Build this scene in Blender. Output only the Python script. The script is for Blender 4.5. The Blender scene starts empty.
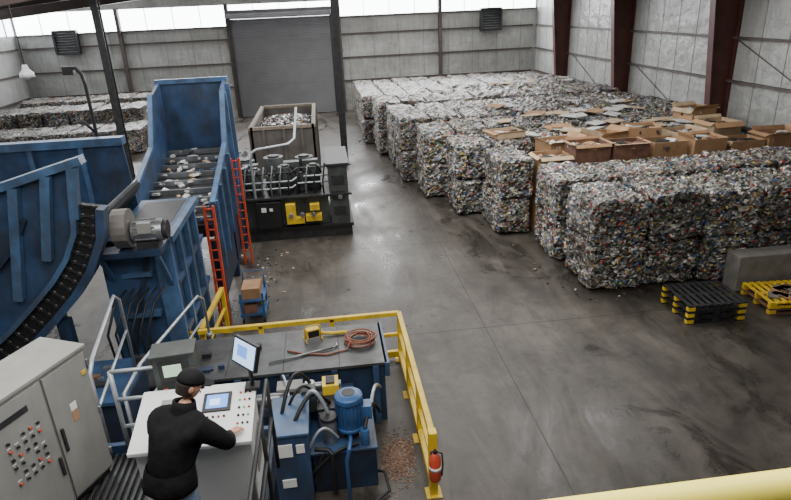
import bpy, bmesh, math, random
from mathutils import Vector, Matrix, noise
random.seed(7)
scene=bpy.context.scene
col=scene.collection
# ---------------------------------------------------------------- materials
def newmat(name):
    m=bpy.data.materials.new(name); m.use_nodes=True
    nt=m.node_tree; b=nt.nodes['Principled BSDF']
    return m,nt,b
def mat(name,c,rough=.5,metal=0.,var=.25,scale=4.,bump=0.,dirt=None,dirt_amt=.5,bscale=None,spec=.5):
    m,nt,b=newmat(name)
    tc=nt.nodes.new('ShaderNodeTexCoord')
    n=nt.nodes.new('ShaderNodeTexNoise'); n.inputs['Scale'].default_value=scale; n.inputs['Detail'].default_value=6
    nt.links.new(tc.outputs['Object'],n.inputs['Vector'])
    r=nt.nodes.new('ShaderNodeValToRGB')
    lo=tuple(x*(1-var) for x in c); hi=tuple(min(1,x*(1+var)) for x in c)
    r.color_ramp.elements[0].position=.3; r.color_ramp.elements[0].color=(*lo,1)
    r.color_ramp.elements[1].position=.7; r.color_ramp.elements[1].color=(*hi,1)
    nt.links.new(n.outputs['Fac'],r.inputs['Fac'])
    out=r.outputs['Color']
    if dirt:
        n2=nt.nodes.new('ShaderNodeTexNoise'); n2.inputs['Scale'].default_value=scale*.6; n2.inputs['Detail'].default_value=8
        n2.inputs['Roughness'].default_value=.7
        mp=nt.nodes.new('ShaderNodeMapping'); mp.inputs['Location'].default_value=(3,7,1); mp.inputs['Scale'].default_value=(1,1,.45)
        nt.links.new(tc.outputs['Object'],mp.inputs['Vector']); nt.links.new(mp.outputs['Vector'],n2.inputs['Vector'])
        r2=nt.nodes.new('ShaderNodeValToRGB'); r2.color_ramp.elements[0].position=.43; r2.color_ramp.elements[1].position=.66
        r2.color_ramp.elements[1].color=(dirt_amt,dirt_amt,dirt_amt,1)
        nt.links.new(n2.outputs['Fac'],r2.inputs['Fac'])
        mx=nt.nodes.new('ShaderNodeMixRGB'); mx.inputs['Color2'].default_value=(*dirt,1)
        nt.links.new(r2.outputs['Color'],mx.inputs['Fac']); nt.links.new(out,mx.inputs['Color1']); out=mx.outputs['Color']
    nt.links.new(out,b.inputs['Base Color'])
    b.inputs['Roughness'].default_value=rough; b.inputs['Metallic'].default_value=metal; b.inputs['Specular IOR Level'].default_value=spec
    if bump:
        bp=nt.nodes.new('ShaderNodeBump'); bp.inputs['Strength'].default_value=bump; bp.inputs['Distance'].default_value=.02
        n3=nt.nodes.new('ShaderNodeTexNoise'); n3.inputs['Scale'].default_value=bscale or scale*4
        nt.links.new(tc.outputs['Object'],n3.inputs['Vector']); nt.links.new(n3.outputs['Fac'],bp.inputs['Height'])
        nt.links.new(bp.outputs['Normal'],b.inputs['Normal'])
    return m
def emis(name,c,s):
    m,nt,b=newmat(name)
    b.inputs['Base Color'].default_value=(*c,1); b.inputs['Emission Color'].default_value=(*c,1); b.inputs['Emission Strength'].default_value=s
    return m
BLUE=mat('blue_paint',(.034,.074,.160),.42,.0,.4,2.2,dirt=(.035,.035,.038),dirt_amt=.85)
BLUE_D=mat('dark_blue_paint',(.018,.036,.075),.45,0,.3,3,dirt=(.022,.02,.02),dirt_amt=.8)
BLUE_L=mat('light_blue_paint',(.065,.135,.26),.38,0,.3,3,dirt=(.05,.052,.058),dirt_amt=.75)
MOTORB=mat('motor_blue',(.035,.10,.25),.35,0,.2,5)
YEL=mat('yellow_paint',(.78,.53,.03),.45,0,.12,4,dirt=(.25,.17,.03),dirt_amt=.5)
PYEL=mat('pale_yellow_paint',(.92,.80,.12),.5,0,.05,4)
RED=mat('red_paint',(.55,.07,.03),.45,0,.2,5)
GREY=mat('cabinet_grey',(.27,.27,.255),.5,0,.08,3,dirt=(.17,.16,.15),dirt_amt=.5)
STEEL=mat('steel',(.28,.29,.30),.35,.7,.2,6)
PIPE=mat('galvanised_pipe',(.42,.45,.48),.4,.5,.15,6)
DARK=mat('dark_metal',(.03,.03,.032),.5,.2,.4,6)
BLACK=mat('black_rubber',(.010,.010,.011),.55,0,.3,8)
DECK=mat('deck_plate',(.075,.08,.085),.4,.3,.35,3,bump=.15,dirt=(.04,.033,.028),dirt_amt=.8)
GRN=mat('machine_greygreen',(.06,.072,.067),.5,.1,.3,3,dirt=(.03,.03,.028),dirt_amt=.7)
WHITE=mat('desk_white',(.66,.67,.68),.45,0,.04,3)
RUST=mat('rust_brown',(.17,.085,.055),.8,0,.35,5)
REDCOL=mat('red_oxide_steel',(.075,.024,.020),.5,0,.3,1.5)
RAFT=mat('rafter_brown',(.05,.03,.025),.6,0,.3,2)
CARD=mat('cardboard',(.34,.20,.105),.85,0,.18,3)
CARD2=mat('cardboard_pale',(.44,.33,.21),.85,0,.2,4)
CONC=mat('concrete_block',(.20,.19,.175),.85,0,.2,4,bump=.3)
TRASH=mat('paper_litter',(.50,.50,.49),.8,0,.4,9)
LABEL=mat('label_white',(.8,.8,.78),.5,0,.03,5)
JACK=mat('black_jacket',(.006,.006,.007),.85,0,.4,12,bump=.8,bscale=9,spec=.15)
CAPM=mat('black_cap',(.008,.008,.009),.8,0,.2,12,spec=.2)
JEAN=mat('denim',(.14,.19,.28),.85,0,.25,20)
SKIN=mat('skin',(.50,.27,.19),.55,0,.06,15)
HAIR=mat('hair_dark',(.03,.02,.015),.7,0,.3,30)
WOOD=mat('worn_rim',(.20,.165,.13),.8,0,.3,5)
SCREEN=emis('screen_glow',(.45,.65,.95),1.2)
SCREEN_B=emis('screen_blue',(.12,.3,.8),1.0)
GLOWG=emis('panel_display',(.5,.7,.5),.6)

def balemat(name):
    m,nt,b=newmat(name)
    tc=nt.nodes.new('ShaderNodeTexCoord')
    mp=nt.nodes.new('ShaderNodeMapping'); mp.inputs['Scale'].default_value=(1,1,1.5)
    nz=nt.nodes.new('ShaderNodeTexNoise'); nz.inputs['Scale'].default_value=5
    nt.links.new(tc.outputs['Object'],mp.inputs['Vector'])
    nt.links.new(mp.outputs['Vector'],nz.inputs['Vector'])
    ad=nt.nodes.new('ShaderNodeVectorMath'); ad.operation='MULTIPLY_ADD'
    ad.inputs[1].default_value=(.25,.25,.25)
    nt.links.new(nz.outputs['Color'],ad.inputs[0]); nt.links.new(mp.outputs['Vector'],ad.inputs[2])
    v=nt.nodes.new('ShaderNodeTexVoronoi'); v.inputs['Scale'].default_value=13
    nt.links.new(ad.outputs[0],v.inputs['Vector'])
    sp=nt.nodes.new('ShaderNodeSeparateColor'); nt.links.new(v.outputs['Color'],sp.inputs[0])
    cr=nt.nodes.new('ShaderNodeValToRGB'); cr.color_ramp.interpolation='CONSTANT'
    pal=[(0,(.018,.017,.015)),(.15,(.075,.07,.066)),(.30,(.16,.155,.145)),(.47,(.27,.265,.245)),(.63,(.43,.42,.40)),(.77,(.74,.73,.70)),
         (.84,(.36,.035,.03)),(.88,(.05,.13,.36)),(.92,(.38,.25,.12)),(.955,(.07,.22,.09)),(.97,(.62,.50,.15))]
    e=cr.color_ramp.elements
    e[0].position=0; e[0].color=(*pal[0][1],1); e[1].position=pal[1][0]; e[1].color=(*pal[1][1],1)
    for p,c in pal[2:]:
        q=e.new(p); q.color=(*c,1)
    nt.links.new(sp.outputs[0],cr.inputs['Fac'])
    v2=nt.nodes.new('ShaderNodeTexVoronoi'); v2.inputs['Scale'].default_value=13; v2.feature='DISTANCE_TO_EDGE'
    nt.links.new(ad.outputs[0],v2.inputs['Vector'])
    r2=nt.nodes.new('ShaderNodeValToRGB'); r2.color_ramp.elements[0].color=(.18,.17,.16,1); r2.color_ramp.elements[1].position=.13
    nt.links.new(v2.outputs['Distance'],r2.inputs['Fac'])
    mx=nt.nodes.new('ShaderNodeMixRGB'); mx.blend_type='MULTIPLY'; mx.inputs['Fac'].default_value=1
    nt.links.new(cr.outputs['Color'],mx.inputs['Color1']); nt.links.new(r2.outputs['Color'],mx.inputs['Color2'])
    ln=nt.nodes.new('ShaderNodeTexNoise'); ln.inputs['Scale'].default_value=.9; ln.inputs['Detail'].default_value=5
    nt.links.new(tc.outputs['Object'],ln.inputs['Vector'])
    r3=nt.nodes.new('ShaderNodeValToRGB'); r3.color_ramp.elements[0].position=.35; r3.color_ramp.elements[0].color=(.55,.53,.50,1); r3.color_ramp.elements[1].position=.62; r3.color_ramp.elements[1].color=(1.15,1.15,1.15,1)
    nt.links.new(ln.outputs['Fac'],r3.inputs['Fac'])
    m2=nt.nodes.new('ShaderNodeMixRGB'); m2.blend_type='MULTIPLY'; m2.inputs['Fac'].default_value=1
    nt.links.new(mx.outputs['Color'],m2.inputs['Color1']); nt.links.new(r3.outputs['Color'],m2.inputs['Color2'])
    nt.links.new(m2.outputs['Color'],b.inputs['Base Color'])
    b.inputs['Roughness'].default_value=.45
    bp=nt.nodes.new('ShaderNodeBump'); bp.inputs['Strength'].default_value=.8; bp.inputs['Distance'].default_value=.04
    nt.links.new(sp.outputs[1],bp.inputs['Height']); nt.links.new(bp.outputs['Normal'],b.inputs['Normal'])
    return m
BALE=balemat('baled_cans_and_paper')

# ---------------------------------------------------------------- builder
class MB:
    def __init__(s,name): s.name=name; s.bm=bmesh.new(); s.mats=[]
    def mi(s,m):
        if m not in s.mats: s.mats.append(m)
        return s.mats.index(m)
    def hexa(s,p,m):
        vs=[s.bm.verts.new(q) for q in p]; k=s.mi(m)
        for a in ((3,2,1,0),(4,5,6,7),(0,1,5,4),(1,2,6,5),(2,3,7,6),(3,0,4,7)):
            f=s.bm.faces.new([vs[i] for i in a]); f.material_index=k
    def box(s,x0,x1,y0,y1,z0,z1,m):
        s.hexa([(x0,y0,z0),(x1,y0,z0),(x1,y1,z0),(x0,y1,z0),(x0,y0,z1),(x1,y0,z1),(x1,y1,z1),(x0,y1,z1)],m)
    def obox(s,M,x0,x1,y0,y1,z0,z1,m):
        s.hexa([M@Vector(q) for q in [(x0,y0,z0),(x1,y0,z0),(x1,y1,z0),(x0,y1,z0),(x0,y0,z1),(x1,y0,z1),(x1,y1,z1),(x0,y1,z1)]],m)
    def beam(s,p,q,w,h,m,up=Vector((0,0,1))):
        p=Vector(p);q=Vector(q);d=(q-p).normalized()
        if abs(d.dot(up))>.98: up=Vector((0,1,0))
        sd=d.cross(up).normalized()*w/2; u=sd.cross(d).normalized()*h/2
        s.hexa([p-sd-u,p+sd-u,q+sd-u,q-sd-u,p-sd+u,p+sd+u,q+sd+u,q-sd+u],m)
    def rings(s,rs,m,cap=True,smooth=True):
        k=s.mi(m); R=[[s.bm.verts.new(v) for v in r] for r in rs]; n=len(R[0])
        for a,b in zip(R,R[1:]):
            for i in range(n):
                f=s.bm.faces.new((a[i],a[(i+1)%n],b[(i+1)%n],b[i])); f.material_index=k; f.smooth=smooth
        if cap:
            for r in (R[0][::-1],R[-1]):
                f=s.bm.faces.new(r); f.material_index=k
    def tube(s,pts,r,m,seg=10,radii=None):
        pts=[Vector(p) for p in pts]; rs=[]; ref=None
        for i,p in enumerate(pts):
            if i==0:t=pts[1]-p
            elif i==len(pts)-1:t=p-pts[i-1]
            else:t=(pts[i+1]-p).normalized()+(p-pts[i-1]).normalized()
            t.normalize()
            if ref is None:
                ref=Vector((0,0,1)) if abs(t.z)<.9 else Vector((0,1,0))
            a=(ref-t*ref.dot(t))
            if a.length<1e-4: a=t.orthogonal()
            a.normalize(); ref=a; b=t.cross(a)
            rr=radii[i] if radii else r
            rs.append([p+(a*math.cos(2*math.pi*j/seg)+b*math.sin(2*math.pi*j/seg))*rr for j in range(seg)])
        s.rings(rs,m)
    def cyl(s,p,q,r,m,seg=16,r2=None): s.tube([p,q],r,m,seg,[r,r2 if r2 is not None else r])
    def prism(s,pts,ext,m):
        ext=Vector(ext); a=[Vector(p) for p in pts]; k=s.mi(m)
        A=[s.bm.verts.new(p) for p in a]; B=[s.bm.verts.new(p+ext) for p in a]; n=len(a)
        for f in [A[::-1],B]+[[A[i],A[(i+1)%n],B[(i+1)%n],B[i]] for i in range(n)]:
            ff=s.bm.faces.new(f); ff.material_index=k
    def ball(s,c,r,m,sc=(1,1,1),M=None,seg=14):
        rs=[]; c=Vector(c)
        for i in range(1,seg):
            th=math.pi*i/seg; ring=[]
            for j in range(seg+2):
                ph=2*math.pi*j/(seg+2)
                v=Vector((math.sin(th)*math.cos(ph)*sc[0],math.sin(th)*math.sin(ph)*sc[1],math.cos(th)*sc[2]))*r
                if M: v=M@v
                ring.append(c+v)
            rs.append(ring)
        s.rings(rs[::-1],m)
    def add_mesh(s,me,m,fn=None):
        base=[s.bm.verts.new(v.co) for v in me.vertices]
        for p in me.polygons:
            try: f=s.bm.faces.new([base[i] for i in p.vertices])
            except: continue
            f.smooth=True; f.material_index=s.mi(fn(p.center) if fn else m)
    def done(s,bevel=0,recalc=True):
        if recalc: bmesh.ops.recalc_face_normals(s.bm,faces=s.bm.faces)
        me=bpy.data.meshes.new(s.name); s.bm.to_mesh(me); s.bm.free()
        for m in s.mats: me.materials.append(m)
        o=bpy.data.objects.new(s.name,me); col.objects.link(o)
        if bevel:
            md=o.modifiers.new('bev','BEVEL'); md.width=bevel; md.segments=2; md.limit_method='ANGLE'; md.angle_limit=math.radians(50)
        return o

XL,XR,YB,YF=-19.5,15.5,44.,-3.
# ---------------------------------------------------------------- floor
m,nt,b=newmat('stained_concrete_floor')
tc=nt.nodes.new('ShaderNodeTexCoord')
def noi(scale,det=6,rough=.6,msc=(1,1,1),loc=(0,0,0),dist=0,rot=0):
    mp=nt.nodes.new('ShaderNodeMapping'); mp.inputs['Scale'].default_value=msc; mp.inputs['Location'].default_value=loc; mp.inputs['Rotation'].default_value=(0,0,rot)
    n=nt.nodes.new('ShaderNodeTexNoise'); n.inputs['Scale'].default_value=scale; n.inputs['Detail'].default_value=det; n.inputs['Roughness'].default_value=rough
    n.inputs['Distortion'].default_value=dist
    nt.links.new(tc.outputs['Object'],mp.inputs['Vector']); nt.links.new(mp.outputs['Vector'],n.inputs['Vector']); return n
def ramp(src,stops):
    r=nt.nodes.new('ShaderNodeValToRGB'); e=r.color_ramp.elements
    e[0].position,e[0].color=stops[0][0],(*stops[0][1],1); e[1].position,e[1].color=stops[1][0],(*stops[1][1],1)
    for p,c in stops[2:]:
        q=e.new(p); q.color=(*c,1)
    nt.links.new(src,r.inputs['Fac']); return r
def mul(a,b_,fac=1):
    mx=nt.nodes.new('ShaderNodeMixRGB'); mx.blend_type='MULTIPLY'; mx.inputs['Fac'].default_value=fac
    nt.links.new(a,mx.inputs['Color1']); nt.links.new(b_,mx.inputs['Color2']); return mx.outputs['Color']
def g(x): return (x,x,x)
n1=noi(.28,10,.70,dist=.8); n2=noi(.8,9,.72,(1,.3,1),(5,2,0),2.0,.25); n3=noi(14,4); n5=noi(2.4,9,.78,(1,1,1),(9,4,0),.5); n6=noi(.55,9,.65,(1,.6,1),(21,3,0),1.2,-.3)
r1=ramp(n1.outputs['Fac'],[(.32,(.042,.036,.030)),(.5,(.068,.059,.050)),(.68,(.108,.096,.083))])
r2=ramp(n2.outputs['Fac'],[(.36,g(.55)),(.5,g(.95)),(.66,g(1.35))])
r3=ramp(n5.outputs['Fac'],[(.32,g(.4)),(.46,g(1.)),(.72,g(1.25))])
r6=ramp(n6.outputs['Fac'],[(.38,g(.5)),(.46,g(.95)),(.7,g(1.1))])
c_=mul(mul(mul(r1.outputs['Color'],r2.outputs['Color'],.9),r3.outputs['Color'],.75),r6.outputs['Color'],.9)
nt.links.new(c_,b.inputs['Base Color'])
rr=ramp(n6.outputs['Fac'],[(.36,g(.20)),(.46,g(.40)),(.65,g(.55))])
nt.links.new(rr.outputs['Color'],b.inputs['Roughness']); b.inputs['Specular IOR Level'].default_value=.42
bp=nt.nodes.new('ShaderNodeBump'); bp.inputs['Strength'].default_value=.12; bp.inputs['Distance'].default_value=.02
nt.links.new(n3.outputs['Fac'],bp.inputs['Height']); nt.links.new(bp.outputs['Normal'],b.inputs['Normal'])
FLOOR=m
JOINT=mat('floor_joint_dark',(.026,.023,.02),.8)
F=MB('floor'); F.box(XL,XR,YF,YB,-.3,0,FLOOR)
for y in (6.5,11.6,17,22.5,28,33.5,39): F.box(XL,XR,y-.006,y+.006,-.01,.001,JOINT)
for x in (-13,-8,-2.5,3.2,9): F.box(x-.006,x+.006,YF,YB,-.01,.001,JOINT)
F.done()

# ---------------------------------------------------------------- walls
m,nt,b=newmat('insulated_wall_panel')
tc=nt.nodes.new('ShaderNodeTexCoord')
n1=noi(.5,6,.6,(1,1,.6)); n2=noi(5,5,.6,(1,1,.2))
r1=ramp(n1.outputs['Fac'],[(.3,(.27,.275,.265)),(.7,(.46,.465,.45))])
r2=ramp(n2.outputs['Fac'],[(.3,g(.8)),(.7,g(1.05))])
nt.links.new(mul(r1.outputs['Color'],r2.outputs['Color']),b.inputs['Base Color']); b.inputs['Roughness'].default_value=.42
bp=nt.nodes.new('ShaderNodeBump'); bp.inputs['Strength'].default_value=.6; bp.inputs['Distance'].default_value=.2
n4=noi(1.3,3); nt.links.new(n4.outputs['Fac'],bp.inputs['Height']); nt.links.new(bp.outputs['Normal'],b.inputs['Normal'])
WALL=m
CEIL=mat('ceiling_insulation',(.40,.40,.39),.8)
GIRT=mat('girt_dark',(.07,.055,.05),.6)
SEAM=mat('panel_seam',(.17,.17,.165),.6)
RIDGE=-2.
def roofz(x): return 7.4+ (2.0*(1-abs(x-RIDGE)/17.5))
PANEL=emis('translucent_panel',(.92,.96,1.0),12.0)
w=MB('wall_back')
xs=[XL,-12.9,-5.9,1.5,8.5,XR]
sill=[6.05,6.05,6.35,6.35,6.35]
for (a,c),s_ in zip(zip(xs,xs[1:]),sill):
    w.box(a,c,YB,YB+.2,0,s_,WALL); w.box(a+.1,c-.1,YB-.16,YB-.02,s_-.1,s_,GIRT)
w.prism([(XL,YB,7.35),(XR,YB,7.35),(RIDGE,YB,9.4)],(0,.2,0),WALL)
for z in (2.1,3.65,5.2): w.box(XL+.3,XR-.3,YB-.16,YB-.02,z-.045,z+.045,GIRT)
for x in (-12.9,-5.9,1.5,8.5): w.box(x-.11,x+.11,YB-.3,YB-.0,0,7.4,GIRT)
x=XL+.6
while x<XR: w.box(x-.012,x+.012,YB-.012,YB-.002,0,6.0,SEAM); x+=1.75
w.done()
w=MB('window_1')
for (a,c),s_ in zip(zip(xs,xs[1:]),sill):
    w.box(a+.13,c-.13,YB+.02,YB+.1,s_,7.35,PANEL)
    k=a+1.75
    while k<c-.6: w.box(k-.02,k+.02,YB-.03,YB+.02,s_,7.35,SEAM); k+=1.75
w.done()
w=MB('wall_right')
w.box(XR,XR+.2,YF,YB,0,7.4,WALL)
for z in (2.1,3.65,5.2): w.box(XR-.16,XR-.02,YF,YB-.3,z-.045,z+.045,GIRT)
y=-2.
while y<YB: w.box(XR-.012,XR-.002,y-.012,y+.012,0,7.4,SEAM); y+=1.33
for (y,z0,z1) in ((25.3,2.1,3.65),(33.2,2.1,3.65),(18,3.65,5.2)):
    w.beam((XR-.05,y,z0),(XR-.05,y+4,z1),.025,.025,GIRT)
w.done()
w=MB('wall_left')
w.box(XL-.2,XL,YF,YB,0,6.05,WALL); w.box(XL-.2,XL,YF,YB,7.2,7.4,WALL)
for z in (2.1,3.65,5.2): w.box(XL+.02,XL+.16,YF,YB-.3,z-.05,z+.05,GIRT)
w.done()
w=MB('window_2'); w.box(XL-.1,XL-.02,YF,YB,6.05,7.2,emis('translucent_panel_side',(.92,.96,1.0),6.0))
y=0
while y<YB-1: w.box(XL-.02,XL+.04,y-.04,y+.04,6.05,7.2,SEAM); y+=1.3
w.done()
w=MB('wall_front'); w.prism([(XL,YF,0),(XR,YF,0),(XR,YF,7.4),(RIDGE,YF,9.4),(XL,YF,7.4)],(0,-.2,0),WALL); w.done()
w=MB('ceiling')
w.hexa([(XL,YF,7.4),(RIDGE,YF,9.4),(RIDGE,YB,9.4),(XL,YB,7.4),(XL,YF,7.55),(RIDGE,YF,9.55),(RIDGE,YB,9.55),(XL,YB,7.55)],CEIL)
w.hexa([(RIDGE,YF,9.4),(XR,YF,7.4),(XR,YB,7.4),(RIDGE,YB,9.4),(RIDGE,YF,9.55),(XR,YF,7.55),(XR,YB,7.55),(RIDGE,YB,9.55)],CEIL)
w.done()
for Y in (6,14,22,30,38):
    c=MB('steel_column')
    xo=XR-.03
    c.hexa([(xo-.45,Y-.02,0),(xo,Y-.02,0),(xo,Y+.02,0),(xo-.45,Y+.02,0),(xo-1.15,Y-.02,7.3),(xo,Y-.02,7.3),(xo,Y+.02,7.3),(xo-1.15,Y+.02,7.3)],REDCOL)
    c.hexa([(xo-.5,Y-.17,0),(xo-.45,Y-.17,0),(xo-.45,Y+.17,0),(xo-.5,Y+.17,0),(xo-1.2,Y-.17,7.3),(xo-1.15,Y-.17,7.3),(xo-1.15,Y+.17,7.3),(xo-1.2,Y+.17,7.3)],REDCOL)
    c.box(xo-.04,xo,Y-.17,Y+.17,0,7.3,REDCOL)
    c.box(xo-.55,xo,Y-.22,Y+.22,0,.03,REDCOL)
    c.done()
for Y in (6,14,22,30,38):
    r=MB('roof_rafter')
    for (xa,za,xb,zb) in ((XL+.1,5.9,RIDGE,8.5),(RIDGE,8.5,XR-1,7.05)):
        if xa<RIDGE and Y>22: za=6.8
        r.hexa([(xa,Y-.02,za),(xb,Y-.02,zb),(xb,Y+.02,zb),(xa,Y+.02,za),(xa,Y-.02,roofz(xa)-.02),(xb,Y-.02,roofz(xb)-.02),(xb,Y+.02,roofz(xb)-.02),(xa,Y+.02,roofz(xa)-.02)],RAFT)
        r.hexa([(xa,Y-.17,za),(xb,Y-.17,zb),(xb,Y+.17,zb),(xa,Y+.17,za),(xa,Y-.17,za+.04),(xb,Y-.17,zb+.04),(xb,Y+.17,zb+.04),(xa,Y+.17,za+.04)],RAFT)
    r.done()
for (X,Y) in ((.8,28),(-9,28)):
    c=MB('interior_column'); c.box(X-.03,X+.03,Y-.12,Y+.12,0,8.2,DARK)
    for s_ in (-.15,.12): c.box(X-.15,X+.15,Y+s_,Y+s_+.03,0,8.2,DARK)
    c.box(X-.25,X+.25,Y-.25,Y+.25,0,.03,DARK); c.done()
DOORM=mat('roller_door_grey',(.12,.12,.128),.45,.1,.15,1.5)
d=MB('door_1')
z=0.05
while z<6.5:
    d.hexa([(-5.7,YB-.36,z),(.9,YB-.36,z),(.9,YB-.32,z),(-5.7,YB-.32,z),(-5.7,YB-.32,z+.09),(.9,YB-.32,z+.09),(.9,YB-.30,z+.09),(-5.7,YB-.30,z+.09)],DOORM); z+=.1
d.box(-5.85,-5.68,YB-.42,YB-.31,0,6.6,DARK); d.box(.88,1.05,YB-.42,YB-.31,0,6.6,DARK)
d.box(-5.9,1.1,YB-.7,YB-.31,6.5,7.0,DOORM)
d.done()
for (X,Z) in ((-16.3,5.5),(12.1,5.7)):
    v=MB('wall_vent'); s=.7
    for a in (-1,1):
        v.box(X+a*s-.06,X+a*s+.06,YB-.45,YB-.02,Z-s,Z+s,DARK)
        v.box(X-s,X+s,YB-.45,YB-.02,Z+a*s-.06,Z+a*s+.06,DARK)
    for i in range(8):
        zz=Z-s+.1+i*.165
        v.hexa([(X-s,YB-.3,zz),(X+s,YB-.3,zz),(X+s,YB-.15,zz+.09),(X-s,YB-.15,zz+.09),(X-s,YB-.3,zz+.02),(X+s,YB-.3,zz+.02),(X+s,YB-.15,zz+.11),(X-s,YB-.15,zz+.11)],STEEL)
    v.box(X-s,X+s,YB-.1,YB-.06,Z-s,Z+s,DARK)
    v.done()

# ---------------------------------------------------------------- bales
def bale(B,cx,cy,cz,sx,sy,sz,res,seed,m):
    h=Vector((sx/2,sy/2,sz/2)); c=Vector((cx,cy,cz)); rad=.12
    k=B.mi(m)
    cache={}
    off=Vector((seed*3.1,seed*1.7,seed*.9))
    def P(p):
        key=(round(p.x,3),round(p.y,3),round(p.z,3))
        if key in cache: return cache[key]
        inn=Vector([max(-h[i]+rad,min(h[i]-rad,p[i])) for i in range(3)])
        d=p-inn; L=d.length
        n=d/L if L>1e-6 else Vector((0,0,1))
        q=inn+n*min(L,rad)
        w=c+q
        a=noise.noise((w+off)*2.2)*.08+noise.noise((w+off)*7)*.065+noise.noise((w+off)*16)*.045
        v=B.bm.verts.new(w+n*(a-.02)); cache[key]=v; return v
    nx,ny,nz=[max(3,int(round(x*2/res))) for x in h]
    def face(o,u,v,nu,nv):
        g_=[[P(o+u*(i/nu)+v*(j/nv)) for j in range(nv+1)] for i in range(nu+1)]
        for i in range(nu):
            for j in range(nv):
                try: f=B.bm.faces.new((g_[i][j],g_[i+1][j],g_[i+1][j+1],g_[i][j+1])); f.material_index=k
                except: pass
    X=Vector((2*h.x,0,0));Y=Vector((0,2*h.y,0));Z=Vector((0,0,2*h.z))
    face(-h,X,Z,nx,nz); face(-h+Y,Z,X,nz,nx); face(-h,Z,Y,nz,ny); face(-h+X,Y,Z,ny,nz); face(-h+Z,X,Y,nx,ny)
def row(name,x0,x1,y0,y1,layers,res,m=BALE,lh=1.18,jit=.08,bw=1.3):
    B=MB(name); n=max(1,int(round((x1-x0)/bw))); w=(x1-x0)/n
    for l in range(layers):
        for i in range(n):
            jy=random.uniform(-jit,jit); jz=random.uniform(-.03,.05)
            x_=x0+w*(i+.5)+random.uniform(-.03,.03)
            bale(B,x_,(y0+y1)/2+jy,lh*(l+.5)+(.02 if l==0 else jz),w-.05,(y1-y0)-.05,lh,res,random.random()*50,m)
    return B.done(recalc=False)
row('bale_stack',6.1,14.85,12.75,14.55,2,.06,lh=1.2,bw=1.35)
row('bale_stack',5.95,14.85,14.7,16.5,2,.08,lh=1.2)
row('bale_stack',5.05,6.15,17.0,19.0,2,.07,bw=1.05,lh=1.2)
row('bale_stack',8.3,14.85,18.0,19.3,2,.1,lh=1.1)
row('bale_stack',4.25,6.9,19.3,21.2,2,.08,lh=1.2)
row('bale_stack',7.2,14.85,20.0,21.5,2,.11,lh=1.22)
row('bale_stack',3.5,14.85,21.6,23.7,2,.1,lh=1.27)
row('bale_stack',2.95,14.85,23.9,26.3,2,.12,lh=1.3)
row('bale_stack',2.9,14.85,26.5,28.9,2,.15,lh=1.25)
row('bale_stack',2.5,14.85,29.1,31.8,2,.16,lh=1.28)
row('bale_stack',1.95,14.85,32.0,35.0,2,.18,lh=1.25)
row('bale_stack',2.0,14.85,35.3,38.6,2,.2,lh=1.2)
row('bale_stack',2.1,14.85,39.0,42.3,2,.2,lh=1.12)
row('bale_stack',-18.9,-9.8,33.5,36.5,1,.2,lh=1.3)
row('bale_stack',-18.9,-10.5,37,40,2,.22,lh=1.0)
row('bale_stack',-18.9,-8.0,40.3,43,2,.25,lh=1.1)
def cbox(x,y,z,sx,sy,sz,rot=0,open_=True,m=CARD):
    o=MB('cardboard_box'); M=Matrix.Translation((x,y,z))@Matrix.Rotation(rot,4,'Z'); t=.02
    o.obox(M,-sx/2,sx/2,-sy/2,-sy/2+t,0,sz,m); o.obox(M,-sx/2,sx/2,sy/2-t,sy/2,0,sz,m)
    o.obox(M,-sx/2,-sx/2+t,-sy/2+t,sy/2-t,0,sz,m); o.obox(M,sx/2-t,sx/2,-sy/2+t,sy/2-t,0,sz,m); o.obox(M,-sx/2,sx/2,-sy/2,sy/2,0,t,m)
    for (a,b_,n) in (((-sx/2,-sy/2),(sx/2,-sy/2),(0,-1)),((-sx/2,sy/2),(sx/2,sy/2),(0,1)),((-sx/2,-sy/2),(-sx/2,sy/2),(-1,0)),((sx/2,-sy/2),(sx/2,sy/2),(1,0))):
        if random.random()<.35: continue
        k=random.uniform(.02,.18); dz=random.uniform(-.15,.18)
        q=[(a[0],a[1],sz),(b_[0],b_[1],sz),(b_[0]+n[0]*k,b_[1]+n[1]*k,sz+dz),(a[0]+n[0]*k,a[1]+n[1]*k,sz+dz)]
        q=[M@Vector(p) for p in q]; e=Vector((0,0,.012)); o.hexa(q+[p+e for p in q],random.choice([CARD,CARD2]))
    for i in range(18):
        cx=random.uniform(-.35,.35)*sx; cy=random.uniform(-.35,.35)*sy
        MM=M@Matrix.Translation((cx,cy,max(.08,sz-.22+random.uniform(0,.12))))@Matrix.Rotation(random.uniform(0,3),4,'Z')@Matrix.Rotation(random.uniform(-.5,.5),4,'X')
        o.obox(MM,-.16,.16,-.12,.12,-.05,.05,random.choice([RUST,CARD,TRASH,DARK]))
    return o.done()
cbox(6.75,17.3,0,1.0,.85,1.15); cbox(6.75,17.3,1.2,1.0,.85,1.25)
for (x,y) in ((7.9,17.35),(9.1,17.3),(10.35,17.35),(11.6,17.3),(12.9,17.35),(14.1,17.3)):
    cbox(x,y,0,1.1,.85,1.15,0); cbox(x,y,1.2,1.1,.85,random.uniform(1.15,1.55),random.uniform(-.08,.08),m=random.choice([CARD,CARD,RUST]))
cbox(7.55,18.75,0,1.1,1.1,1.15); cbox(7.5,18.7,1.2,1.1,1.1,1.35,.1)
for (x,y,z,r,hh) in ((9,18.6,2.25,.3,.45),(10.3,18.7,2.25,-.2,.6),(11.7,18.6,2.25,.15,.4),(13,18.7,2.25,.1,.6),(6.2,20.3,2.45,.2,.2),(13.4,20.7,2.5,.2,.45)):
    cbox(x,y,z,1.05,.95,hh,r,m=random.choice([CARD,CARD2]))
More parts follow.
